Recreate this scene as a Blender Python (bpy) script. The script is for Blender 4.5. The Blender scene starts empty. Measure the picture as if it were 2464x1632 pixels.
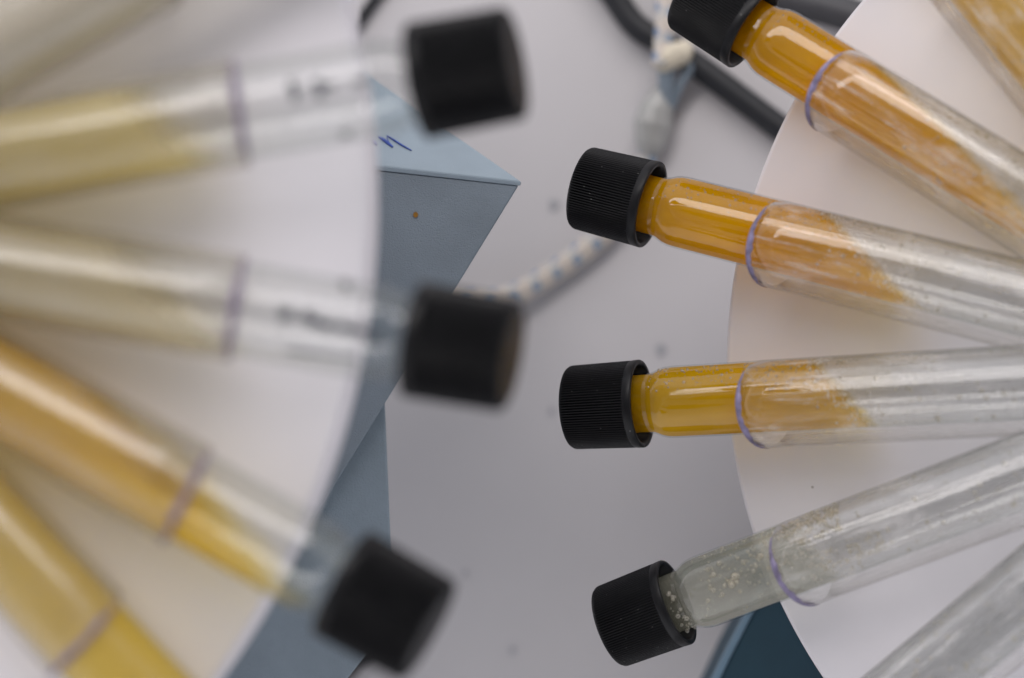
import bpy, bmesh, math, random
from mathutils import Vector, Matrix
random.seed(4)
sc = bpy.context.scene
C = sc.collection
U = 1e-4                      # one photograph pixel at the focal plane, in metres
D = 0.5                       # camera to focal plane

# ------------------------------------------------------------------ camera
cam_d = bpy.data.cameras.new("camera"); cam = bpy.data.objects.new("camera", cam_d); C.objects.link(cam)
cam.location = (0, 0, D)
cam_d.sensor_width = 36; cam_d.lens = D * 36 / (2464 * U)
cam_d.clip_start = 0.01; cam_d.clip_end = 50
cam_d.dof.use_dof = True; cam_d.dof.focus_distance = D - 0.003
cam_d.dof.aperture_fstop = 4.0
sc.camera = cam
# ------------------------------------------------------------------ light
w = bpy.data.worlds.new("World"); sc.world = w; w.use_nodes = True
bg = w.node_tree.nodes["Background"]; bg.inputs[0].default_value = (0.95, 0.945, 1.0, 1)
_tc = w.node_tree.nodes.new("ShaderNodeTexCoord"); _sx = w.node_tree.nodes.new("ShaderNodeSeparateXYZ")
_rp = w.node_tree.nodes.new("ShaderNodeValToRGB"); _ml = w.node_tree.nodes.new("ShaderNodeMath"); _ml.operation = 'MULTIPLY'
_wl = w.node_tree.links
_wl.new(_tc.outputs['Generated'], _sx.inputs[0]); _wl.new(_sx.outputs[2], _rp.inputs[0])
_els = [(0.0, 0.95), (0.45, 0.92), (0.72, 0.45), (0.88, 0.16), (0.97, 0.08)]
while len(_rp.color_ramp.elements) < len(_els): _rp.color_ramp.elements.new(0.5)
for _e, (_p, _v) in zip(_rp.color_ramp.elements, _els): _e.position = _p; _e.color = (_v, _v, _v, 1)
_wl.new(_rp.outputs[0], _ml.inputs[0]); _ml.inputs[1].default_value = 1.55; _wl.new(_ml.outputs[0], bg.inputs[1])

def area(name, loc, target, xdir, sx, sy, power, col):
    l = bpy.data.lights.new(name, 'AREA'); l.shape = 'RECTANGLE'; l.size = sx; l.size_y = sy
    l.energy = power; l.color = col
    o = bpy.data.objects.new(name, l); C.objects.link(o)
    z = (Vector(loc) - Vector(target)).normalized()
    x = Vector(xdir); x = (x - z * x.dot(z)).normalized(); y = z.cross(x)
    m = Matrix((x, y, z)).transposed().to_4x4(); m.translation = Vector(loc); o.matrix_world = m
    return o
area("ceiling_tube_lamp", (-0.22, 0.9, 0.86), (0.02, 0, 0), (1.3, 0, -0.67), 1.5, 0.34, 12.5, (1.0, 0.95, 0.93))

vs = sc.view_settings
vs.view_transform = 'Standard'; vs.look = 'None'; vs.exposure = 0; vs.gamma = 1; vs.use_curve_mapping = False
cy = sc.cycles
cy.max_bounces = 24; cy.transmission_bounces = 20; cy.transparent_max_bounces = 32
cy.diffuse_bounces = 5; cy.glossy_bounces = 6
cy.caustics_refractive = True; cy.caustics_reflective = False; cy.blur_glossy = 0.6
cy.sample_clamp_indirect = 4.0
try:
    cy.use_denoising = True; cy.denoiser = 'OPENIMAGEDENOISE'
except Exception: pass

# ------------------------------------------------------------------ helpers
def tag(o, label=None, cat=None, group=None, kind=None):
    if label: o['label'] = label
    if cat: o['category'] = cat
    if group: o['group'] = group
    if kind: o['kind'] = kind
    return o
def empty(name, loc, label, cat, group=None):
    o = bpy.data.objects.new(name, None); C.objects.link(o); o.location = loc; o.empty_display_size = 0.01
    return tag(o, label, cat, group)
def link(name, me, mat, parent=None, M=None, smooth=True):
    if mat and not me.materials: me.materials.append(mat)
    if smooth:
        for p in me.polygons: p.use_smooth = True
    o = bpy.data.objects.new(name, me); C.objects.link(o)
    if parent: o.parent = parent
    if M is not None: o.matrix_local = M
    return o
def ray_plane(px, py, o, n):
    """world point where the ray through a photo pixel meets a plane"""
    d = Vector(((px - 1232) * U, (816 - py) * U, -D)); c = Vector((0, 0, D))
    t = (Vector(o) - c).dot(n) / d.dot(n)
    return c + d * t
def P(px, py, z=0.0):
    s = (D - z) / D
    return Vector(((px - 1232) * U * s, (816 - py) * U * s, z))
def lathe(profile, seg=64, rfun=None, close=False):
    """profile [(x, r)] in pixels, turned about local X. rfun(angle, i) returns a radius offset in pixels"""
    vs_, fs = [], []
    n = len(profile)
    for i, (x, r) in enumerate(profile):
        for k in range(seg):
            a = 2 * math.pi * k / seg
            rr = r + (rfun(k, i) if rfun else 0)
            vs_.append((x * U, rr * math.cos(a) * U, rr * math.sin(a) * U))
    for i in range(n - 1):
        for k in range(seg):
            k2 = (k + 1) % seg
            fs.append((i * seg + k, (i + 1) * seg + k, (i + 1) * seg + k2, i * seg + k2))
    if close:
        for k in range(seg):
            k2 = (k + 1) % seg
            fs.append(((n - 1) * seg + k, k, k2, (n - 1) * seg + k2))
    me = bpy.data.meshes.new("m"); me.from_pydata(vs_, [], fs)
    bm = bmesh.new(); bm.from_mesh(me)
    bmesh.ops.remove_doubles(bm, verts=bm.verts, dist=1e-8)
    bmesh.ops.recalc_face_normals(bm, faces=bm.faces); bm.to_mesh(me); bm.free()
    return me
def sweep(pts, rad, seg=20, sub=10):
    """smooth tube through points, radii in metres; UV u runs along in metres, v around"""
    P_, R_ = [], []
    n = len(pts)
    for i in range(n - 1):
        p0 = pts[max(i - 1, 0)]; p1 = pts[i]; p2 = pts[i + 1]; p3 = pts[min(i + 2, n - 1)]
        for s in range(sub):
            t = s / sub
            P_.append(0.5 * ((2 * p1) + (p2 - p0) * t + (2 * p0 - 5 * p1 + 4 * p2 - p3) * t * t + (3 * p1 - p0 - 3 * p2 + p3) * t ** 3))
            R_.append(rad[i] * (1 - t) + rad[i + 1] * t)
    P_.append(pts[-1]); R_.append(rad[-1])
    vs_, fs, us = [], [], []
    L = 0; up = Vector((0.1, 0.2, 1)); m = len(P_)
    for i in range(m):
        d = (P_[min(i + 1, m - 1)] - P_[max(i - 1, 0)]).normalized()
        x = (up - d * up.dot(d)).normalized(); y = d.cross(x)
        if i: L += (P_[i] - P_[i - 1]).length
        us.append(L)
        for k in range(seg):
            a = 2 * math.pi * k / seg
            vs_.append(P_[i] + (x * math.cos(a) + y * math.sin(a)) * R_[i])
    for i in range(m - 1):
        for k in range(seg):
            k2 = (k + 1) % seg
            fs.append((i * seg + k, i * seg + k2, (i + 1) * seg + k2, (i + 1) * seg + k))
    nside = len(fs)
    fs.append(tuple(range(seg))[::-1]); fs.append(tuple((m - 1) * seg + k for k in range(seg)))
    me = bpy.data.meshes.new("m"); me.from_pydata([tuple(v) for v in vs_], [], fs)
    uv = me.uv_layers.new(name="UVMap"); li = 0
    for fi, f in enumerate(fs):
        for j, v in enumerate(f):
            i, k = divmod(v, seg)
            vv = k / seg
            if fi < nside and j in (1, 2) and k == 0: vv = 1.0
            uv.data[li].uv = (us[i] * 100, vv); li += 1
    return me

# ------------------------------------------------------------------ materials
def mat(name):
    m = bpy.data.materials.new(name); m.use_nodes = True
    nt = m.node_tree
    return m, nt, nt.nodes, nt.links, nt.nodes["Principled BSDF"]
def coords(nt, scale=(1, 1, 1), kind='Object', rot=(0, 0, 0)):
    t = nt.nodes.new("ShaderNodeTexCoord"); mp = nt.nodes.new("ShaderNodeMapping")
    mp.inputs['Scale'].default_value = scale; mp.inputs['Rotation'].default_value = rot
    if kind == 'Object':
        oi = nt.nodes.new("ShaderNodeObjectInfo"); va = nt.nodes.new("ShaderNodeVectorMath"); va.operation = 'ADD'
        nt.links.new(t.outputs[kind], va.inputs[0]); nt.links.new(oi.outputs['Random'], va.inputs[1]); nt.links.new(va.outputs[0], mp.inputs[0])
    else: nt.links.new(t.outputs[kind], mp.inputs[0])
    return mp.outputs[0]
def noise(nt, vec, scale, detail=4, rough=0.55):
    n = nt.nodes.new("ShaderNodeTexNoise"); n.inputs['Scale'].default_value = scale
    n.inputs['Detail'].default_value = detail; n.inputs['Roughness'].default_value = rough
    nt.links.new(vec, n.inputs['Vector']); return n.outputs['Fac']
def ramp(nt, fac, stops):
    r = nt.nodes.new("ShaderNodeValToRGB"); nt.links.new(fac, r.inputs[0])
    while len(r.color_ramp.elements) < len(stops): r.color_ramp.elements.new(0.5)
    for e, (p, c) in zip(r.color_ramp.elements, stops):
        e.position = p; e.color = c if len(c) == 4 else (*c, 1)
    return r.outputs[0]
def g(v): return (v, v, v, 1)
def bump(nt, h, strength, dist, b, base=None):
    n = nt.nodes.new("ShaderNodeBump"); n.inputs['Strength'].default_value = strength
    n.inputs['Distance'].default_value = dist; nt.links.new(h, n.inputs['Height'])
    if b is not None: nt.links.new(n.outputs[0], b.inputs['Normal'])
    return n.outputs[0]
def math_(nt, op, a, b=None):
    n = nt.nodes.new("ShaderNodeMath"); n.operation = op
    for i, v in enumerate((a, b)):
        if v is None: continue
        if isinstance(v, (int, float)): n.inputs[i].default_value = v
        else: nt.links.new(v, n.inputs[i])
    return n.outputs[0]

def m_plain(name, col, rough=0.5, spec=0.5, var=0.06, nscale=60, bscale=None, bstr=0.1, bdist=0.0002):
    m, nt, N, L, b = mat(name)
    v = coords(nt)
    f = noise(nt, v, nscale, 5)
    c1 = tuple(max(0, x * (1 - var)) for x in col); c2 = tuple(min(1, x * (1 + var)) for x in col)
    L.new(ramp(nt, f, [(0.3, c1), (0.7, c2)]), b.inputs['Base Color'])
    b.inputs['Roughness'].default_value = rough; b.inputs['Specular IOR Level'].default_value = spec
    if bscale: bump(nt, noise(nt, v, bscale, 3), bstr, bdist, b)
    return m
M_bench = m_plain("white_laminate", (0.515, 0.50, 0.51), 0.42, 0.4, 0.06, 9, 900, 0.05)
M_spec = m_plain("grey_smudge", (0.34, 0.34, 0.36), 0.8, 0.2)
M_disc = m_plain("white_plastic_disc", (0.700, 0.678, 0.712), 0.38, 0.45, 0.035, 22, 500, 0.04)
def add_specks(m, scale, size, col):
    """sparse grit and tiny scuffs on a surface"""
    nt = m.node_tree; N = nt.nodes; L = nt.links; b = N["Principled BSDF"]
    src = b.inputs['Base Color'].links[0].from_socket
    v = coords(nt, (1, 1, 1)); f = None
    for sc_, st, sz in ((scale, (1, 1, 1), size), (scale * 0.6, (1.0, 0.22, 1), size * 0.8), (scale * 2.2, (1, 1, 1), size * 0.9)):
        mp = N.new("ShaderNodeMapping"); mp.inputs['Scale'].default_value = st; mp.inputs['Rotation'].default_value = (0, 0, 0.5); L.new(v, mp.inputs[0])
        vo = N.new("ShaderNodeTexVoronoi"); vo.inputs['Scale'].default_value = sc_; L.new(mp.outputs[0], vo.inputs['Vector'])
        g_ = math_(nt, 'LESS_THAN', vo.outputs['Distance'], sz)
        f = g_ if f is None else math_(nt, 'MAXIMUM', f, g_)
    mx = N.new("ShaderNodeMixRGB"); mx.inputs[2].default_value = (*col, 1)
    L.new(math_(nt, 'MULTIPLY', f, 0.6), mx.inputs[0]); L.new(src, mx.inputs[1]); L.new(mx.outputs[0], b.inputs['Base Color'])
add_specks(M_disc, 55, 0.020, (0.28, 0.26, 0.24))
M_box = m_plain("blue_grey_powder_coat", (0.142, 0.174, 0.205), 0.55, 0.45, 0.10, 60, 2600, 0.8, 0.0003)
M_foot = m_plain("blue_grey_powder_coat_base", (0.185, 0.232, 0.272), 0.55, 0.45, 0.10, 60, 2600, 0.8, 0.0003)
M_lid = m_plain("blue_grey_coat_lit", (0.222, 0.276, 0.320), 0.5, 0.45, 0.05, 90, 2600, 0.25, 0.0002)  # paler than the body: light from above is put into the colour
M_teal = m_plain("shaded_blue_enamel", (0.022, 0.055, 0.080), 0.5, 0.35, 0.08, 90, 1500, 0.2)  # shade under the right wheel is painted into this dark tone
M_tealedge = m_plain("pale_blue_edge", (0.16, 0.25, 0.33), 0.5, 0.35)  # paler blue band along the left edge of the second housing
M_ink = m_plain("blue_marker_ink", (0.035, 0.07, 0.30), 0.6, 0.3, 0.3, 900)
M_rust = m_plain("rust", (0.20, 0.10, 0.02), 0.9, 0.1, 0.4, 900)
M_print = m_plain("dark_print", (0.05, 0.055, 0.065), 0.6, 0.3)
M_rubber = m_plain("black_rubber", (0.010, 0.011, 0.014), 0.5, 0.35, 0.1, 300)
M_clearplug = m_plain("smoky_translucent_plastic", (0.30, 0.30, 0.29), 0.3, 0.5, 0.12, 120)
M_metal = m_plain("dull_blue_metal", (0.16, 0.20, 0.24), 0.35, 0.6, 0.2, 200)
M_wire = m_plain("cream_sleeving", (0.55, 0.50, 0.40), 0.7, 0.2, 0.1, 400)

def m_black_cap():
    m, nt, N, L, b = mat("black_phenolic_cap")
    v = coords(nt)
    f = noise(nt, v, 260, 6, 0.75)
    base = ramp(nt, f, [(0.3, (0.0035, 0.0035, 0.0045)), (0.62, (0.0065, 0.0065, 0.0075)), (0.76, (0.022, 0.022, 0.024))])
    vo = N.new("ShaderNodeTexVoronoi"); vo.inputs['Scale'].default_value = 420; L.new(v, vo.inputs['Vector'])
    dust = math_(nt, 'LESS_THAN', vo.outputs['Distance'], 0.055)
    mxd = N.new("ShaderNodeMixRGB"); mxd.inputs[2].default_value = (0.22, 0.22, 0.21, 1)
    L.new(dust, mxd.inputs[0]); L.new(base, mxd.inputs[1]); L.new(mxd.outputs[0], b.inputs['Base Color'])
    L.new(ramp(nt, noise(nt, v, 250, 3), [(0.3, g(0.34)), (0.7, g(0.50))]), b.inputs['Roughness'])
    b.inputs['Specular IOR Level'].default_value = 0.20
    bump(nt, noise(nt, v, 3500, 2), 0.25, 0.00005, b)
    return m
M_cap = m_black_cap()

def m_cord():
    m, nt, N, L, b = mat("cream_braid_with_blue_tracer")
    t = nt.nodes.new("ShaderNodeUVMap"); s = nt.nodes.new("ShaderNodeSeparateXYZ"); L.new(t.outputs[0], s.inputs[0])
    u, v = s.outputs[0], s.outputs[1]
    a = math_(nt, 'FRACT', math_(nt, 'ADD', math_(nt, 'MULTIPLY', u, 1.45), math_(nt, 'MULTIPLY', v, 1.0)))
    c = math_(nt, 'FRACT', math_(nt, 'SUBTRACT', math_(nt, 'MULTIPLY', u, 1.45), math_(nt, 'MULTIPLY', v, 1.0)))
    f = math_(nt, 'MULTIPLY', math_(nt, 'LESS_THAN', a, 0.34), math_(nt, 'GREATER_THAN', math_(nt, 'SINE', math_(nt, 'MULTIPLY', v, 25.0)), -0.35))
    f2 = math_(nt, 'MULTIPLY', math_(nt, 'LESS_THAN', c, 0.16), 0.6)
    mx = nt.nodes.new("ShaderNodeMixRGB"); mx.inputs[1].default_value = (0.50, 0.45, 0.40, 1); mx.inputs[2].default_value = (0.15, 0.22, 0.34, 1)
    L.new(f, mx.inputs[0])
    mx2 = nt.nodes.new("ShaderNodeMixRGB"); mx2.inputs[2].default_value = (0.33, 0.38, 0.40, 1)
    L.new(f2, mx2.inputs[0]); L.new(mx.outputs[0], mx2.inputs[1]); L.new(mx2.outputs[0], b.inputs['Base Color'])
    b.inputs['Roughness'].default_value = 0.8
    mp = nt.nodes.new("ShaderNodeMapping"); mp.inputs['Scale'].default_value = (12, 14, 1); L.new(t.outputs[0], mp.inputs[0])
    ck = nt.nodes.new("ShaderNodeTexChecker"); ck.inputs['Scale'].default_value = 1; L.new(mp.outputs[0], ck.inputs['Vector'])
    bump(nt, ck.outputs['Fac'], 0.4, 0.0003, b)
    return m
M_cord = m_cord()

def m_thin(name, haze, tint, hazecol, patch=0.5, bumpy=0.3, rough=0.04):
    """thin clear plastic wall: transparent with Fresnel gloss and scuffs that scatter light"""
    m, nt, N, L, b = mat(name)
    N.remove(b)
    tr = N.new("ShaderNodeBsdfTransparent"); tr.inputs[0].default_value = (*tint, 1)
    ge = N.new("ShaderNodeNewGeometry")
    dt = N.new("ShaderNodeVectorMath"); dt.operation = 'DOT_PRODUCT'; L.new(ge.outputs['Incoming'], dt.inputs[0]); L.new(ge.outputs['Normal'], dt.inputs[1])
    inv_c = math_(nt, 'DIVIDE', 1.0, math_(nt, 'MAXIMUM', math_(nt, 'ABSOLUTE', dt.outputs['Value']), 0.16))   # longer way through the wall at a slant
    cb = N.new("ShaderNodeCombineColor")
    for q in range(3): L.new(math_(nt, 'POWER', tint[q], inv_c), cb.inputs[q])
    L.new(cb.outputs[0], tr.inputs[0])
    gl = N.new("ShaderNodeBsdfGlossy"); gl.inputs['Roughness'].default_value = rough
    fr = N.new("ShaderNodeFresnel"); fr.inputs[0].default_value = 1.5
    v = coords(nt, (0.45, 1, 1)); v2 = coords(nt, (0.12, 1.6, 1.6), rot=(0, 0, 0.25))
    bn = bump(nt, noise(nt, v, 420, 4), bumpy, 0.0003, None)
    L.new(bn, gl.inputs['Normal']); L.new(bn, fr.inputs['Normal'])
    df = N.new("ShaderNodeBsdfDiffuse"); df.inputs[0].default_value = (*hazecol, 1)
    tl = N.new("ShaderNodeBsdfTranslucent"); tl.inputs[0].default_value = (*hazecol, 1)
    dm = N.new("ShaderNodeMixShader"); dm.inputs[0].default_value = 0.5
    L.new(df.outputs[0], dm.inputs[1]); L.new(tl.outputs[0], dm.inputs[2])
    p1 = ramp(nt, noise(nt, v, 130, 5, 0.65), [(0.52, g(0)), (0.72, g(1))])
    p2 = ramp(nt, noise(nt, v2, 330, 5, 0.7), [(0.54, g(0)), (0.70, g(1))])
    s = math_(nt, 'ADD', math_(nt, 'MULTIPLY', p1, patch * 0.6), math_(nt, 'MULTIPLY', p2, patch * 0.7))
    f = math_(nt, 'MINIMUM', math_(nt, 'ADD', s, haze), 0.9)
    m1 = N.new("ShaderNodeMixShader"); L.new(f, m1.inputs[0]); L.new(tr.outputs[0], m1.inputs[1]); L.new(dm.outputs[0], m1.inputs[2])
    front = math_(nt, 'SUBTRACT', 1.0, ge.outputs['Backfacing'])
    L.new(math_(nt, 'MULTIPLY', f, front), m1.inputs[0])
    m2 = N.new("ShaderNodeMixShader"); L.new(math_(nt, 'MULTIPLY', fr.outputs[0], front), m2.inputs[0]); L.new(m1.outputs[0], m2.inputs[1]); L.new(gl.outputs[0], m2.inputs[2])
    L.new(m2.outputs[0], N["Material Output"].inputs[0])
    return m
M_glass = m_thin("vial_glass", 0.0, (0.979, 0.982, 0.980), (0.8, 0.8, 0.8), 0.05, 0.04, 0.03)
M_sleeve = m_thin("scuffed_clear_plastic", 0.02, (0.987, 0.986, 0.984), (0.90, 0.88, 0.87), 0.66, 0.16, 0.06)
M_sleeve_l = m_thin("scuffed_clear_plastic_warm", 0.07, (0.986, 0.982, 0.975), (0.80, 0.77, 0.72), 0.20, 0.10, 0.20)
M_rim = m_plain("purple_tinted_rim", (0.175, 0.15, 0.245), 0.5, 0.4, 0.45, 420)
M_riml = m_plain("dark_purple_rim", (0.13, 0.10, 0.17), 0.5, 0.4, 0.15, 300)

def m_liquid(name, c1, c2, clear, tint, refr=0.35, grain=0.5):
    """turbid liquid: scattering part (diffuse + translucent) and a part one sees through"""
    m, nt, N, L, b = mat(name)
    v = coords(nt, (0.35, 1, 1))
    n1 = noise(nt, v, 160, 4); n2 = noise(nt, coords(nt), 2600, 2)
    f = math_(nt, 'ADD', math_(nt, 'MULTIPLY', n1, 1 - grain * 0.5), math_(nt, 'MULTIPLY', n2, grain * 0.5))
    col = ramp(nt, f, [(0.35, c1), (0.68, c2)])
    b.inputs['Roughness'].default_value = 0.6; b.inputs['Specular IOR Level'].default_value = 0.0
    L.new(col, b.inputs['Base Color'])
    tl = N.new("ShaderNodeBsdfTranslucent"); L.new(col, tl.inputs[0])
    m1 = N.new("ShaderNodeMixShader"); m1.inputs[0].default_value = 0.55
    L.new(b.outputs[0], m1.inputs[1]); L.new(tl.outputs[0], m1.inputs[2])
    rf = N.new("ShaderNodeBsdfRefraction"); rf.inputs['IOR'].default_value = 1.25; rf.inputs['Roughness'].default_value = 0.12
    rf.inputs[0].default_value = tuple(x ** 0.5 for x in tint) + (1,)
    m3 = N.new("ShaderNodeMixShader"); m3.inputs[0].default_value = refr
    L.new(m1.outputs[0], m3.inputs[1]); L.new(rf.outputs[0], m3.inputs[2])
    tr = N.new("ShaderNodeBsdfTransparent"); tr.inputs[0].default_value = (*(x ** 0.5 for x in tint), 1)
    # the wedge of liquid thins out towards its level: less of it, less colour
    at = N.new("ShaderNodeAttribute"); at.attribute_name = "depth"
    n3 = noise(nt, coords(nt, (0.3, 1, 1)), 420, 5, 0.7)
    dd = math_(nt, 'ADD', at.outputs['Fac'], math_(nt, 'MULTIPLY', math_(nt, 'SUBTRACT', n3, 0.5), 0.9))
    mr = N.new("ShaderNodeMapRange"); mr.interpolation_type = 'SMOOTHSTEP'; L.new(dd, mr.inputs[0])
    mr.inputs[1].default_value = 0.0; mr.inputs[2].default_value = 1.0; mr.inputs[3].default_value = 0.96; mr.inputs[4].default_value = clear
    w_ = N.new("ShaderNodeBsdfTransparent")
    fade = N.new("ShaderNodeMapRange"); L.new(dd, fade.inputs[0]); fade.inputs[1].default_value = 0.0; fade.inputs[2].default_value = 0.7
    m2 = N.new("ShaderNodeMixShader"); L.new(mr.outputs[0], m2.inputs[0])
    L.new(m3.outputs[0], m2.inputs[1]); L.new(tr.outputs[0], m2.inputs[2])
    m4 = N.new("ShaderNodeMixShader"); L.new(fade.outputs[0], m4.inputs[0])
    L.new(w_.outputs[0], m4.inputs[1]); L.new(m2.outputs[0], m4.inputs[2])
    L.new(m4.outputs[0], N["Material Output"].inputs[0])
    return m
M_amber = m_liquid("amber_liquid", (0.70, 0.36, 0.001), (0.92, 0.52, 0.002), 0.20, (0.88, 0.50, 0.02))
M_yellow = m_liquid("yellow_liquid", (0.70, 0.41, 0.004), (0.90, 0.54, 0.010), 0.20, (0.84, 0.60, 0.06))
M_pale = m_liquid("pale_cloudy_liquid", (0.46, 0.45, 0.37), (0.62, 0.60, 0.50), 0.40, (0.86, 0.87, 0.80), 0.5)
M_clear = m_liquid("clear_liquid", (0.54, 0.54, 0.54), (0.64, 0.64, 0.64), 0.66, (0.92, 0.93, 0.93))
M_orange = m_liquid("pale_orange_liquid", (0.76, 0.50, 0.08), (0.92, 0.66, 0.18), 0.20, (0.90, 0.65, 0.20))
M_olive = m_liquid("olive_liquid", (0.80, 0.65, 0.20), (0.88, 0.73, 0.28), 0.32, (0.84, 0.75, 0.45))
M_straw = m_liquid("straw_liquid", (0.68, 0.58, 0.34), (0.76, 0.66, 0.42), 0.30, (0.88, 0.82, 0.62))
M_gold = m_liquid("gold_liquid", (0.74, 0.46, 0.003), (0.90, 0.60, 0.02), 0.22, (0.90, 0.68, 0.10))
M_palegold = m_liquid("pale_gold_liquid", (0.72, 0.52, 0.07), (0.84, 0.64, 0.16), 0.32, (0.90, 0.76, 0.30))
M_beige = m_liquid("beige_liquid", (0.58, 0.53, 0.42), (0.66, 0.61, 0.49), 0.35, (0.86, 0.82, 0.72))

M_bub = m_thin("air_bubble", 0.25, (0.90, 0.88, 0.82), (0.95, 0.92, 0.84), 0.0, 0.0, 0.05)
M_foam = m_thin("foam_film", 0.50, (0.95, 0.94, 0.92), (0.85, 0.80, 0.72), 0.0, 0.0, 0.1)

# ------------------------------------------------------------------ setting
BT = math.radians(13)
bench_o = Vector((0, 0, -0.088)); bench_n = Vector((-math.sin(BT), 0, math.cos(BT)))
def B(px, py, h=0.0): return ray_plane(px, py, bench_o + bench_n * h, bench_n)
me = bpy.data.meshes.new("m")
ex = Vector((math.cos(BT), 0, math.sin(BT))); ey = Vector((0, 1, 0))
vv = [tuple(bench_o + ex * (a * 0.6) + ey * (b * 0.6)) for a, b in ((-1, -1), (1, -1), (1, 1), (-1, 1))]
vb = [tuple(Vector(p) - bench_n * 0.03) for p in vv]
me.from_pydata(vv + vb, [], [(0, 1, 2, 3), (7, 6, 5, 4), (0, 4, 5, 1), (1, 5, 6, 2), (2, 6, 7, 3), (3, 7, 4, 0)])
bench = link("benchtop", me, M_bench, smooth=False); tag(bench, kind="structure")
def blob(px, py, rx, ry, m, parent, plane=None, name="smudge"):
    o_, n_ = plane or (bench_o + bench_n * 0.0003, bench_n)
    c = ray_plane(px, py, o_, n_); x = (Vector((1, 0, 0)) - n_ * n_.x).normalized(); y = n_.cross(x)
    ph = random.random() * 6
    vs_ = [tuple(c + x * rx * U * math.cos(a) * (1 + 0.2 * math.sin(3 * a + ph)) + y * ry * U * math.sin(a)) for a in [2 * math.pi * k / 20 for k in range(20)]]
    me = bpy.data.meshes.new("m"); me.from_pydata(vs_, [], [tuple(range(20))])
    return link(name, me, m, parent, smooth=False)
for px, py, r in ((1332, 494, 15), (1590, 843, 15), (1326, 990, 9), (1232, 1566, 10), (1120, 1380, 8)):
    blob(px, py, r, r * 1.1, M_spec if r > 11 else m_plain("faint_smudge", (0.38, 0.375, 0.40), 0.7, 0.2), bench)

def prism(front, depthvec, bev=0.0):
    """solid from a polygon of world points extruded along depthvec"""
    n = len(front)
    vs_ = [tuple(p) for p in front] + [tuple(p + depthvec) for p in front]
    fs = [tuple(range(n))[::-1], tuple(range(n, 2 * n))] + [(i, (i + 1) % n, (i + 1) % n + n, i + n) for i in range(n)]
    me = bpy.data.meshes.new("m"); me.from_pydata(vs_, [], fs)
    bm = bmesh.new(); bm.from_mesh(me); bmesh.ops.recalc_face_normals(bm, faces=bm.faces)
    if bev: bmesh.ops.bevel(bm, geom=list(bm.edges), offset=bev, segments=3, affect='EDGES', profile=0.6)
    bm.to_mesh(me); bm.free(); return me

# drive housing between the wheels
housing = empty("rotator_housing", P(900, 1000, -0.03), "blue-grey metal housing of the tube rotator, behind the left wheel", "machine housing")
inv = Matrix.Translation(-housing.location)
def hpart(name, me, m, smooth=False):
    o = link(name, me, m, housing, inv.copy(), smooth); return o
body = [P(560, 372, 0), P(1249, 446, 0), P(926, 972, 0), P(620, 1470, 0), P(300, 1470, 0), P(300, 372, 0)]
hpart("housing_body", prism(body, Vector((-0.006, 0.002, -0.045)), 0.0007), M_box)
# lid: face leaning back, coloured paler as the lit side, with a rounded lip over the front edge
lid = [P(560, 357, 0.0012), P(1258, 434, 0.0012), P(1264, 441, 0.001), P(1246, 446, 0.001), P(560, 372, 0.001)]
lidf = [P(560, 360, 0.001), P(1257, 437, 0.001), P(600, -22, -0.058), P(300, -22, -0.058), P(300, 345, 0.001)]
nl = (lidf[1] - lidf[0]).cross(lidf[2] - lidf[1]).normalized()
hpart("lid", prism(lidf, -nl * 0.0016 * (1 if nl.z > 0 else -1), 0.0006), M_lid)
foot = [P(560, 940, -0.006), P(925, 940, -0.006), P(930, 1060, -0.006), P(944, 1400, -0.006), P(940, 1500, -0.006), P(800, 1680, -0.006), P(300, 1680, -0.006)]
hpart("base_panel", prism(foot, Vector((-0.004, 0, -0.05)), 0.0006), M_foot)
o = hpart("rust_spot", prism([P(1000 + 6 * math.cos(a), 517 + 7 * math.sin(a), 0.0003) for a in [k * 0.7 for k in range(9)]], Vector((0, 0, -0.0002))), M_rust)
# handwriting on the lid
def stroke(pts, wd, o_, n_):
    pp = [ray_plane(x, y, o_ + n_ * 0.0002, n_) for x, y in pts]
    return sweep(pp, [wd * U * (0.5 if i in (0, len(pp) - 1) else 1) for i in range(len(pp))], 8, 5)
nlf = nl if nl.z > 0 else -nl
def join(meshes):
    bm = bmesh.new()
    for m_ in meshes: bm.from_mesh(m_)
    out = bpy.data.meshes.new("m"); bm.to_mesh(out); bm.free(); return out
hw = join([stroke([(931, 326), (948, 337), (968, 350), (990, 362)], 2.6, lidf[0], nlf),
           stroke([(910, 329), (922, 336), (934, 345), (945, 354)], 4.2, lidf[0], nlf),
           stroke([(894, 338), (900, 343), (905, 349)], 4.5, lidf[0], nlf),
           stroke([(945, 354), (934, 339), (931, 326)], 1.3, lidf[0], nlf)])
o = hpart("handwriting", hw, M_ink, True)

# second housing low on the right, its shadow put into the dark colour
h2 = empty("second_housing", P(1900, 1560, -0.03), "teal housing, coloured dark for shade, under the right wheel, at the bottom edge", "machine housing")
inv2 = Matrix.Translation(-h2.location)
zz = -0.034
hb = [P(1925, 1255, zz), P(1752, 1590, zz), P(1700, 1700, zz), P(2500, 1700, zz), P(2500, 1255, zz)]
link("housing_body", prism(hb, Vector((0, 0, -0.03)), 0.0008), M_teal, h2, inv2.copy(), False)
he = [P(1918, 1240, zz + .001), P(1742, 1580, zz + .001), P(1684, 1700, zz + .001), P(1701, 1700, zz + .001), P(1753, 1590, zz + .001), P(1925, 1255, zz + .001)]
link("edge_band", prism(he, Vector((0, 0, -0.004)), 0.0004), M_tealedge, h2, inv2.copy(), False)

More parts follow.
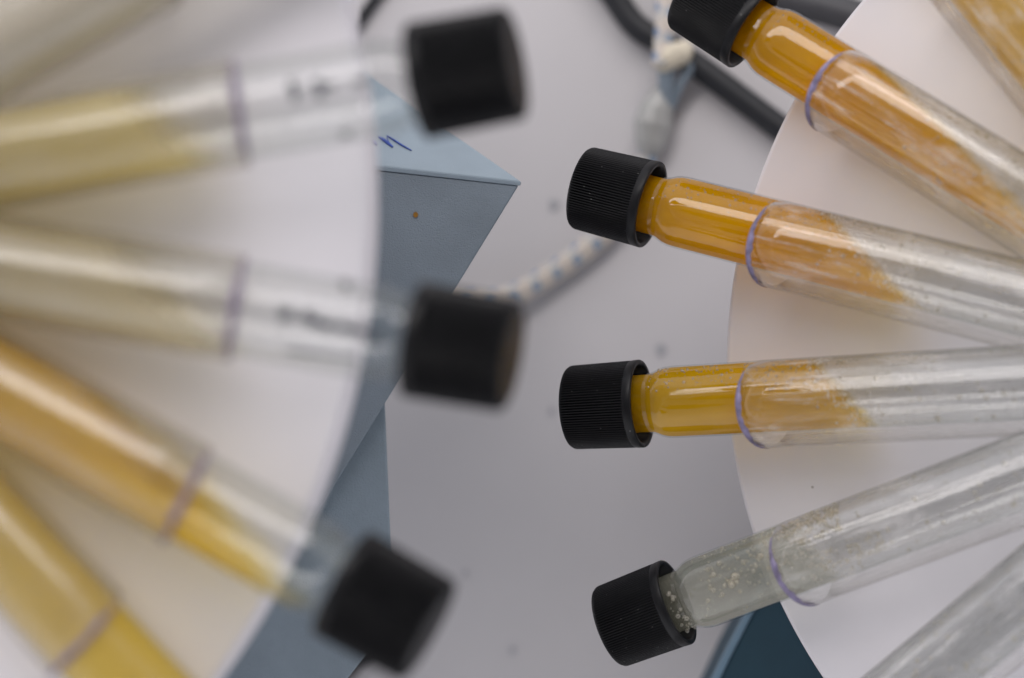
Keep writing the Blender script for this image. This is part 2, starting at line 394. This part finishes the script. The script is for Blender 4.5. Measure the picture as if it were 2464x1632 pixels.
# cables
def bcurve(pts, r): return [B(x, y, r * U * 1.0 + h) for x, y, h in pts]
r = 36
cab = sweep(bcurve([(1380, -150, 0.001), (1470, -20, 0), (1530, 62, 0), (1610, 112, 0), (1705, 178, 0), (1800, 250, 0), (1900, 325, 0), (2000, 400, 0)], r),
            [r * U] * 8, 24)
tag(link("power_cable", cab, M_rubber), "thick black rubber cable running diagonally to the right disc", "cable")
cab = sweep(bcurve([(760, 160, 0.001), (850, 70, 0), (885, 20, 0), (960, -80, 0)], 18), [15 * U] * 4, 20)
tag(link("thin_cable", cab, M_rubber), "thin black cable end at the top edge beside the left disc", "cable")
cab = sweep(bcurve([(700, 1760, 0), (800, 1660, 0), (870, 1590, 0), (940, 1530, -0.003), (1010, 1470, -0.006)], 20), [17 * U] * 5, 20)
tag(link("thin_cable", cab, M_rubber), "thin black cable under the bottom left cap, beside the blue-grey base", "cable")
cab = sweep(bcurve([(1780, -60, 0), (1880, -8, 0.002), (1990, 20, 0.004), (2120, 60, 0.006)], 44), [46 * U] * 4, 20)
tag(link("connector_block", cab, m_plain("dark_grey_plastic", (0.05, 0.05, 0.055), 0.5, 0.3)), "dark grey blurred cable at the top edge, between top right tube and disc", "cable")
# braided cord with its splice
cord = empty("braided_cord", B(1500, 560), "cream braided cord with blue flecks lying on the white bench, with a smoky splice", "cord")
ic = Matrix.Translation(-cord.location)
cr = 31
pts = [(1000, 716, 0.004), (1100, 722, 0.003), (1190, 722, 0.002), (1262, 697, 0.001), (1340, 650, 0), (1410, 600, 0), (1480, 535, 0.0), (1530, 460, 0), (1556, 390, 0), (1565, 350, 0)]
link("cord", sweep([B(x, y, cr * U + h) for x, y, h in pts], [cr * U] * len(pts), 28), M_cord, cord, ic.copy())
pts = [(1562, 372, 0), (1566, 345, 0), (1572, 300, 0), (1582, 255, 0), (1596, 210, 0)]
link("splice_sheath", sweep([B(x, y, 44 * U + h) for x, y, h in pts], [x * U for x in (26, 44, 55, 46, 20)], 28), M_clearplug, cord, ic.copy())
pts = [(1600, 270, 0), (1603, 215, 0.001), (1604, 165, 0.002), (1600, 130, 0.002)]
link("splice_lug", sweep([B(x, y, 50 * U + h) for x, y, h in pts], [x * U for x in (15, 22, 26, 18)], 20), M_metal, cord, ic.copy())
pts = [(1618, 262, 0), (1632, 215, 0.001), (1655, 172, 0.002), (1662, 150, 0.002)]
link("lug_tab", sweep([B(x, y, 46 * U + h) for x, y, h in pts], [x * U for x in (8, 12, 15, 10)], 16), M_metal, cord, ic.copy())
pts = [(1588, 165, 0.002), (1612, 140, 0.003), (1640, 125, 0.003), (1655, 105, 0.002)]
link("knot", sweep([B(x, y, 66 * U + h) for x, y, h in pts], [x * U for x in (18, 34, 34, 16)], 20), M_wire, cord, ic.copy())
pts = [(1592, 160, 0.0025), (1596, 110, 0.0015), (1600, 50, 0.001), (1602, -10, 0), (1610, -120, 0)]
link("cord_upper", sweep([B(x, y, 74 * U + h) for x, y, h in pts], [27 * U] * 5, 24), M_cord, cord, ic.copy())

# ------------------------------------------------------------------ wheels
class Wheel:
    def __init__(s, name, vertex, zv, hub, tilt, thick, label, mdisc):
        t = math.radians(tilt)
        s.n = Vector((-math.sin(t), 0, math.cos(t))); s.o = P(*vertex, zv)
        s.c = ray_plane(*hub, s.o, s.n); s.R = (s.o - s.c).length; s.hub = hub
        s.e = empty(name, s.c, label, "rotor wheel", "tube rotor wheels")
        ex = Vector((math.cos(t), 0, math.sin(t))); ey = s.n.cross(ex)
        m = Matrix((ex, ey, s.n)).transposed().to_4x4(); m.translation = s.c
        s.e.matrix_world = m; s.M = m
        # disc: lathe about local Z
        R = s.R; b = 0.0012; pr = [(0.006, 0.0), (R - b, 0.0), (R - b * 0.3, -b * 0.3), (R, -b), (R, -thick + b), (R - b * 0.3, -thick + b * 0.3), (R - b, -thick), (0.006, -thick)]
        seg = 256; vs_ = []; fs = []
        for r_, z_ in pr:
            for k in range(seg):
                a = 2 * math.pi * k / seg; vs_.append((r_ * math.cos(a), r_ * math.sin(a), z_))
        for i in range(len(pr)):
            j = (i + 1) % len(pr)
            for k in range(seg):
                k2 = (k + 1) % seg; fs.append((i * seg + k, i * seg + k2, j * seg + k2, j * seg + k))
        me = bpy.data.meshes.new("m"); me.from_pydata(vs_, [], fs)
        bm = bmesh.new(); bm.from_mesh(me); bmesh.ops.recalc_face_normals(bm, faces=bm.faces); bm.to_mesh(me); bm.free()
        o = link("disc", me, mdisc, s.e); md = o.modifiers.new("en", 'EDGE_SPLIT'); md.split_angle = math.radians(50)
    def frame(s, start, h, hub=None):
        """tube frame: X from cap end towards hub, Z off the disc towards the camera"""
        po = s.o + s.n * h
        a = ray_plane(*start, po, s.n); bb = ray_plane(*(hub or s.hub), po, s.n)
        x = (bb - a).normalized(); z = s.n; y = z.cross(x)
        m = Matrix((x, y, z)).transposed().to_4x4(); m.translation = a
        return m

H = 0.0113
WR = Wheel("rotor_wheel", (1746, 858), -0.004, (3125, 884), 20, 0.006, "large white disc on the right carrying sharp amber and clear tubes", M_disc)
WL = Wheel("rotor_wheel", (884, 500), 0.092, (-890, 500), 10.5, 0.010, "large white disc on the left, nearer and out of focus", M_disc)

# shared tube meshes ---------------------------------------------------------
NR = 100; SEG = NR * 6
def ridge(k, i):
    p = k % 6
    amp = (0, 0, -1.2, -7.0, -7.5, -7.5, -7.0, 0, 0, 0, 0, 0, 0, 0)[i] if i < 14 else 0
    return amp * (0, 0.0, 0.55, 1.0, 1.0, 0.55)[p]
cap_prof = [(2, 0), (0.8, 80), (0, 87), (4, 97), (10, 101), (14, 102), (160, 105.0), (162.5, 104.6), (164.5, 104.6), (167, 105.6), (181, 106), (184, 104.5), (184, 97), (180, 93), (60, 91), (60, 0)]
me_cap = lathe(cap_prof, SEG, ridge)
def vial_prof(L):
    o = [(45, 73), (206, 73), (214, 74.5), (222, 77.5), (232, 82), (244, 85), (258, 86.3), (275, 86.5), (L - 90, 86.5)]
    for k in range(1, 9):
        a = k / 8 * math.pi / 2; o.append((L - 90 + 86.5 * math.sin(a), max(86.5 * math.cos(a), 0)))
    return o
def inner(pr, tk): return [(x + (0 if i < len(pr) - 9 else -tk * 0.6), max(r_ - tk, 0)) for i, (x, r_) in enumerate(pr)]
def make_vial(L):
    pr = vial_prof(L); inn = inner(pr, 4.5)
    return lathe(pr + inn[::-1], 96, close=True)
me_vial = make_vial(1190); me_vial_l = make_vial(1500)
def rough_edges(me): return me
UP = Vector((0.70, 0.66, 0.12)).normalized()       # the photograph is turned: the liquid levels show which way is up

def wob(y, z):
    y /= U; z /= U
    return (7 * math.sin(y * 0.055 + 1.0) + 5 * math.sin(z * 0.09 + y * 0.04) + 4 * math.sin(y * 0.17 + z * 0.11 + 2) + 2.5 * math.sin(y * 0.33 - z * 0.2)) * U
def make_liquid(M, L, through, h_plane, wheel, foam):
    pr = [(47, 0)] + [(x, r_ + 0.6) for x, r_ in inner(vial_prof(L), 4.5)]
    me = lathe(pr, 96)
    if through is not None:
        bm = bmesh.new(); bm.from_mesh(me)
        bmesh.ops.subdivide_edges(bm, edges=[e for e in bm.edges if e.calc_length() > 0.02], cuts=40)
        for v_ in bm.verts: v_.co.x += wob(v_.co.y, v_.co.z)
        p = ray_plane(*through, wheel.o + wheel.n * h_plane, wheel.n)
        q = M.inverted() @ p; nn = (M.inverted().to_3x3() @ UP).normalized()
        r_ = bmesh.ops.bisect_plane(bm, geom=bm.verts[:] + bm.edges[:] + bm.faces[:], plane_co=q, plane_no=nn, clear_outer=True)
        ed = [e for e in r_['geom_cut'] if isinstance(e, bmesh.types.BMEdge)]
        if ed:
            try: bmesh.ops.holes_fill(bm, edges=ed)
            except Exception: pass
        for v_ in bm.verts: v_.co.x -= wob(v_.co.y, v_.co.z)
        foam += [v_.co.copy() for v_ in {v2 for e_ in ed for v2 in e_.verts} if v_.co.z > 0.0012]
        bmesh.ops.triangulate(bm, faces=[f_ for f_ in bm.faces if len(f_.verts) > 4])
        bm.to_mesh(me); bm.free()
    at = me.attributes.new("depth", 'FLOAT', 'POINT')
    scale = (34 if wheel is WR else 85) * U
    for v_ in me.vertices:
        at.data[v_.index].value = 5.0 if through is None else (q - v_.co).dot(nn) / scale
    return me
_bm = bmesh.new(); bmesh.ops.create_icosphere(_bm, subdivisions=2, radius=1.0)
_bm.verts.ensure_lookup_table(); _sv = [v_.co.copy() for v_ in _bm.verts]; _sf = [tuple(v_.index for v_ in f_.verts) for f_ in _bm.faces]; _bm.free()
def sphere_mesh(items):
    vs_, fs = [], []
    for (x, y, z, r_) in items:
        o_ = len(vs_); vs_ += [((x + c.x * r_) * U, (y + c.y * r_) * U, (z + c.z * r_) * U) for c in _sv]
        fs += [tuple(k + o_ for k in f_) for f_ in _sf]
    me = bpy.data.meshes.new("m"); me.from_pydata(vs_, [], fs); return me
def on_wall(x, ang, r_wall, r_):
    a = math.radians(ang); return (x, -r_wall * math.sin(a) * 1.0, r_wall * math.cos(a), r_)
# local y points "down-right of axis" or up depending on wheel; ang>0 = towards image top on the right wheel (see yflip)

def rim_line(x0, R_, k, width, lo, hi):
    vs_, fs = [], []; n = 48
    for i in range(n + 1):
        a = math.radians(lo + (hi - lo) * i / n)
        t = 1 - abs(2 * i / n - 1) ** 2.2
        w_ = width * (0.12 + 0.88 * t) * (1 + 0.16 * math.sin(i * 0.41 + x0) + 0.10 * math.sin(i * 1.3 + x0 * 2))
        x = x0 - k * R_ * math.cos(a)
        for dx, dr in ((0, 0.2), (0, 1.2), (w_, 1.2), (w_, 0.2)):
            vs_.append(((x + dx) * U, (R_ + dr) * math.sin(a) * U, (R_ + dr) * math.cos(a) * U))
    for i in range(n):
        for j in range(4):
            j2 = (j + 1) % 4; fs.append((i * 4 + j, i * 4 + j2, (i + 1) * 4 + j2, (i + 1) * 4 + j))
    fs += [(0, 1, 2, 3), tuple(n * 4 + j for j in (3, 2, 1, 0))]
    me = bpy.data.meshes.new("m"); me.from_pydata(vs_, [], fs)
    bm = bmesh.new(); bm.from_mesh(me); bmesh.ops.recalc_face_normals(bm, faces=bm.faces); bm.to_mesh(me); bm.free(); return me
def sleeve_mesh(x0, x1, R_, k):
    seg = 80; vs_ = []; fs = []; xs = [x0 + (x1 - x0) * i / 12 for i in range(13)]
    rings = [(R_, x) for x in xs] + [(R_ - 4, x) for x in xs[::-1]]
    for r_, x in rings:
        f = max(0.0, 1 - (x - x0) / (x1 - x0) * 3)
        for s_ in range(seg):
            a = 2 * math.pi * s_ / seg
            vs_.append(((x - k * R_ * math.cos(a) * f) * U, r_ * math.sin(a) * U, r_ * math.cos(a) * U))
    n = len(rings)
    for i in range(n):
        j = (i + 1) % n
        for s_ in range(seg):
            s2 = (s_ + 1) % seg; fs.append((i * seg + s_, i * seg + s2, j * seg + s2, j * seg + s_))
    me = bpy.data.meshes.new("m"); me.from_pydata(vs_, [], fs)
    bm = bmesh.new(); bm.from_mesh(me); bmesh.ops.recalc_face_normals(bm, faces=bm.faces); bm.to_mesh(me); bm.free(); return me

def tube(wheel, start, mliq, through, ring_s, label, sl, rimmat, mbub=None, seed=0, drop=(0, 0), dashes=False, capspin=0.0):
    M = wheel.frame(start, H, None if wheel is WR else (-742, 515))
    if wheel is WL: M = M @ Matrix.Scale(1.06, 4)      # the left wheel holds slightly bigger vials
    slant = 0.44 if wheel is WR else 0.30
    RS, lo, hi, LV = (104, -92, 50, 1190) if wheel is WR else (99, -80, 80, 1500)
    grp = "capped vials around the wheels"
    root = empty("capped_vial", (0, 0, 0), label, "vial", grp); root.matrix_world = M
    link("cap", me_cap, M_cap, root, Matrix.Rotation(capspin, 4, 'X'))
    link("glass", me_vial if wheel is WR else me_vial_l, M_glass, root)
    foam = []
    link("liquid", make_liquid(M, LV, through, H, wheel, foam), mliq, root)
    rnd = random.Random(seed)
    if mbub: 
        items = mbub(rnd)
        for _ in range(130):          # condensation drops in the empty part
            a_ = rnd.uniform(-1.2, 1.2); items.append((rnd.uniform(620, 1120), 82 * math.sin(a_), 82 * math.cos(a_), 1.5 + 5 * rnd.random() ** 3))
        o = link("bubbles", sphere_mesh(items), M_bub, root); tag(o, kind="stuff")
    if foam and wheel is WR:
        it = []
        for _ in range(380):
            v_ = rnd.choice(foam); dx = rnd.gauss(-10, 34); a_ = math.atan2(v_.y, v_.z) + rnd.gauss(0, 0.12)
            it.append((v_.x / U + dx, 83 * math.sin(a_), 83 * math.cos(a_), 1.2 + 3.2 * rnd.random() ** 3))
        o = link("foam", sphere_mesh(it), M_foam, root); tag(o, kind="stuff")
    # sleeve on the disc: the vial lies against one side of it
    S = M.copy(); S.translation = M.translation + Vector((drop[0] * U, -drop[1] * U, 0)) * 1.0
    Sl = wheel.M.inverted() @ S
    s_ = link("sleeve", sleeve_mesh(ring_s, LV + 30, RS, slant), sl, wheel.e, Sl)
    link("rim", rim_line(ring_s, RS, slant, 14, lo, hi), rimmat, s_)
    return root, M

def small_bubbles(n, x0, x1, a0, a1, rmin, rmax, cl=0):
    def f(rnd):
        out = []
        cents = [(rnd.uniform(x0, x1), rnd.uniform(a0, a1)) for _ in range(max(cl, 1))]
        for _ in range(n):
            if cl:
                c = rnd.choice(cents); x = rnd.gauss(c[0], (x1 - x0) * 0.06); a = rnd.gauss(c[1], (a1 - a0) * 0.08)
            else: x = rnd.uniform(x0, x1); a = rnd.uniform(a0, a1)
            r_ = rmin + (rmax - rmin) * rnd.random() ** 3
            a_ = math.radians(a); out.append((x, 83 * math.sin(a_), 83 * math.cos(a_), r_))
        return out
    return f
def mix(*fs): return lambda rnd: [b for f in fs for b in f(rnd)]
# on the right wheel local +Y is image-down?  y = n x x: checked below, YS = +1 when local +Y looks up
# right wheel (sharp)
tubes_r = [
 ((1661, -24), M_amber, (2235, 265), 442, "sharp amber vial at top right, its black cap cut by the top edge", small_bubbles(70, 235, 520, 20, 75, 1.2, 3), 1, (-9, 15)),
 ((1397, 451), M_amber, (2085, 600), 505, "sharp amber vial with black cap, directly below the steep top right one", mix(small_bubbles(70, 220, 500, 15, 75, 1.2, 3.6), small_bubbles(120, 470, 640, 10, 70, 1.2, 3)), 2, (-4, 17)),
 ((1372, 981), M_yellow, (2040, 940), 484, "sharp yellow vial lying almost level, between amber vial and clear vial", mix(small_bubbles(150, 220, 560, 20, 78, 1.3, 4.2), small_bubbles(130, 500, 640, 10, 80, 1.3, 4), small_bubbles(60, 830, 900, -20, 60, 1.5, 4)), 3, (0, 17)),
 ((1465, 1510), M_pale, (1990, 1345), 503, "sharp clear cloudy vial full of air bubbles, lowest black cap on the right", mix(small_bubbles(46, 300, 510, -5, 72, 3, 9.5, 9), small_bubbles(60, 280, 500, -20, 75, 2.5, 7), small_bubbles(28, 188, 216, -60, 20, 2, 7), small_bubbles(90, 240, 520, -60, 80, 1.5, 4), small_bubbles(260, 500, 640, 15, 80, 2, 7), small_bubbles(130, 560, 720, -40, 0, 2, 5.5)), 4, (6, 16)),
 ((1660, 2090), M_clear, None, 520, "clear vial in the bottom right corner, its cap out of the frame", small_bubbles(30, 500, 1000, -60, 70, 2, 5), 5, (9, 14)),
 ((2060, -420), M_orange, None, 400, "pale orange vial crossing the top right corner, its cap out of the frame", small_bubbles(90, 500, 1000, 0, 70, 1.5, 5), 6, (-12, 12)),
]
for st, ml, th, rs, lab, mb, sd, dr in tubes_r:
    tube(WR, st, ml, th, rs, lab, M_sleeve, M_rim, mb, sd, dr, capspin=0.1 * sd)
# left wheel (near, blurred)
tubes_l = [
 ((1246, 151), M_olive, (470, 300), 515, "blurred olive yellow vial, topmost black cap on the left", 11, (0, 0)),
 ((1235, 858), M_straw, (500, 745), 515, "blurred pale straw vial, middle black cap on the left", 12, (0, 0)),
 ((1036, 1522), M_gold, (450, 1110), 512, "blurred golden vial, lowest black cap on the left", 13, (0, 0)),
 ((668, 2015), M_palegold, (300, 1230), 512, "blurred pale golden vial crossing the bottom left corner, its cap out of the frame", 14, (0, 0)),
 ((1010, -457), M_beige, None, 545, "blurred beige vial crossing the top left corner", 15, (0, 0)),
]
roots = []
for st, ml, th, rs, lab, sd, dr in tubes_l:
    roots.append(tube(WL, st, ml, th, rs, lab, M_sleeve_l, M_riml, None, sd, dr, capspin=0.1 * sd))

# printed marks on two of the left vials (too blurred to read in the photograph)
def wall_strokes(M, wheel, strokes, R_):
    ms = []
    Mi = M.inverted(); c = Mi @ Vector((0, 0, D))
    for pts, wd in strokes:
        pp = []
        for x, y in pts:
            q = Mi @ P(x, y, 0); d = (q - c)
            # hit the cylinder of radius R_ around local X
            a = d.y ** 2 + d.z ** 2; b = 2 * (c.y * d.y + c.z * d.z); cc = c.y ** 2 + c.z ** 2 - (R_ * U) ** 2
            dsc = b * b - 4 * a * cc
            if dsc < 0: continue
            t = (-b - math.sqrt(dsc)) / (2 * a); pp.append(c + d * t)
        if len(pp) > 1: ms.append(sweep(pp, [wd * 1.25 * U] * len(pp), 8, 4))
    return join(ms)
s_a = [([(702, 196), (708, 222), (714, 240)], 6), ([(702, 222), (724, 216)], 5), ([(757, 196), (768, 212), (770, 236)], 7), ([(760, 212), (790, 206), (812, 204)], 4),
       ([(850, 200), (880, 192)], 5), ([(820, 325), (845, 320)], 4)]
s_b = [([(675, 740), (690, 752), (700, 745), (690, 765), (678, 758)], 5), ([(732, 748), (742, 762), (736, 776)], 7), ([(752, 766), (775, 782), (800, 786)], 6),
       ([(812, 786), (850, 794), (880, 806), (912, 820)], 5), ([(828, 682), (836, 690)], 6), ([(690, 842), (720, 846), (800, 856), (860, 862)], 3)]
link("printed_marks", wall_strokes(roots[0][1], WL, s_a, 86.9), M_print, roots[0][0])
link("printed_marks", wall_strokes(roots[1][1], WL, s_b, 86.9), M_print, roots[1][0])
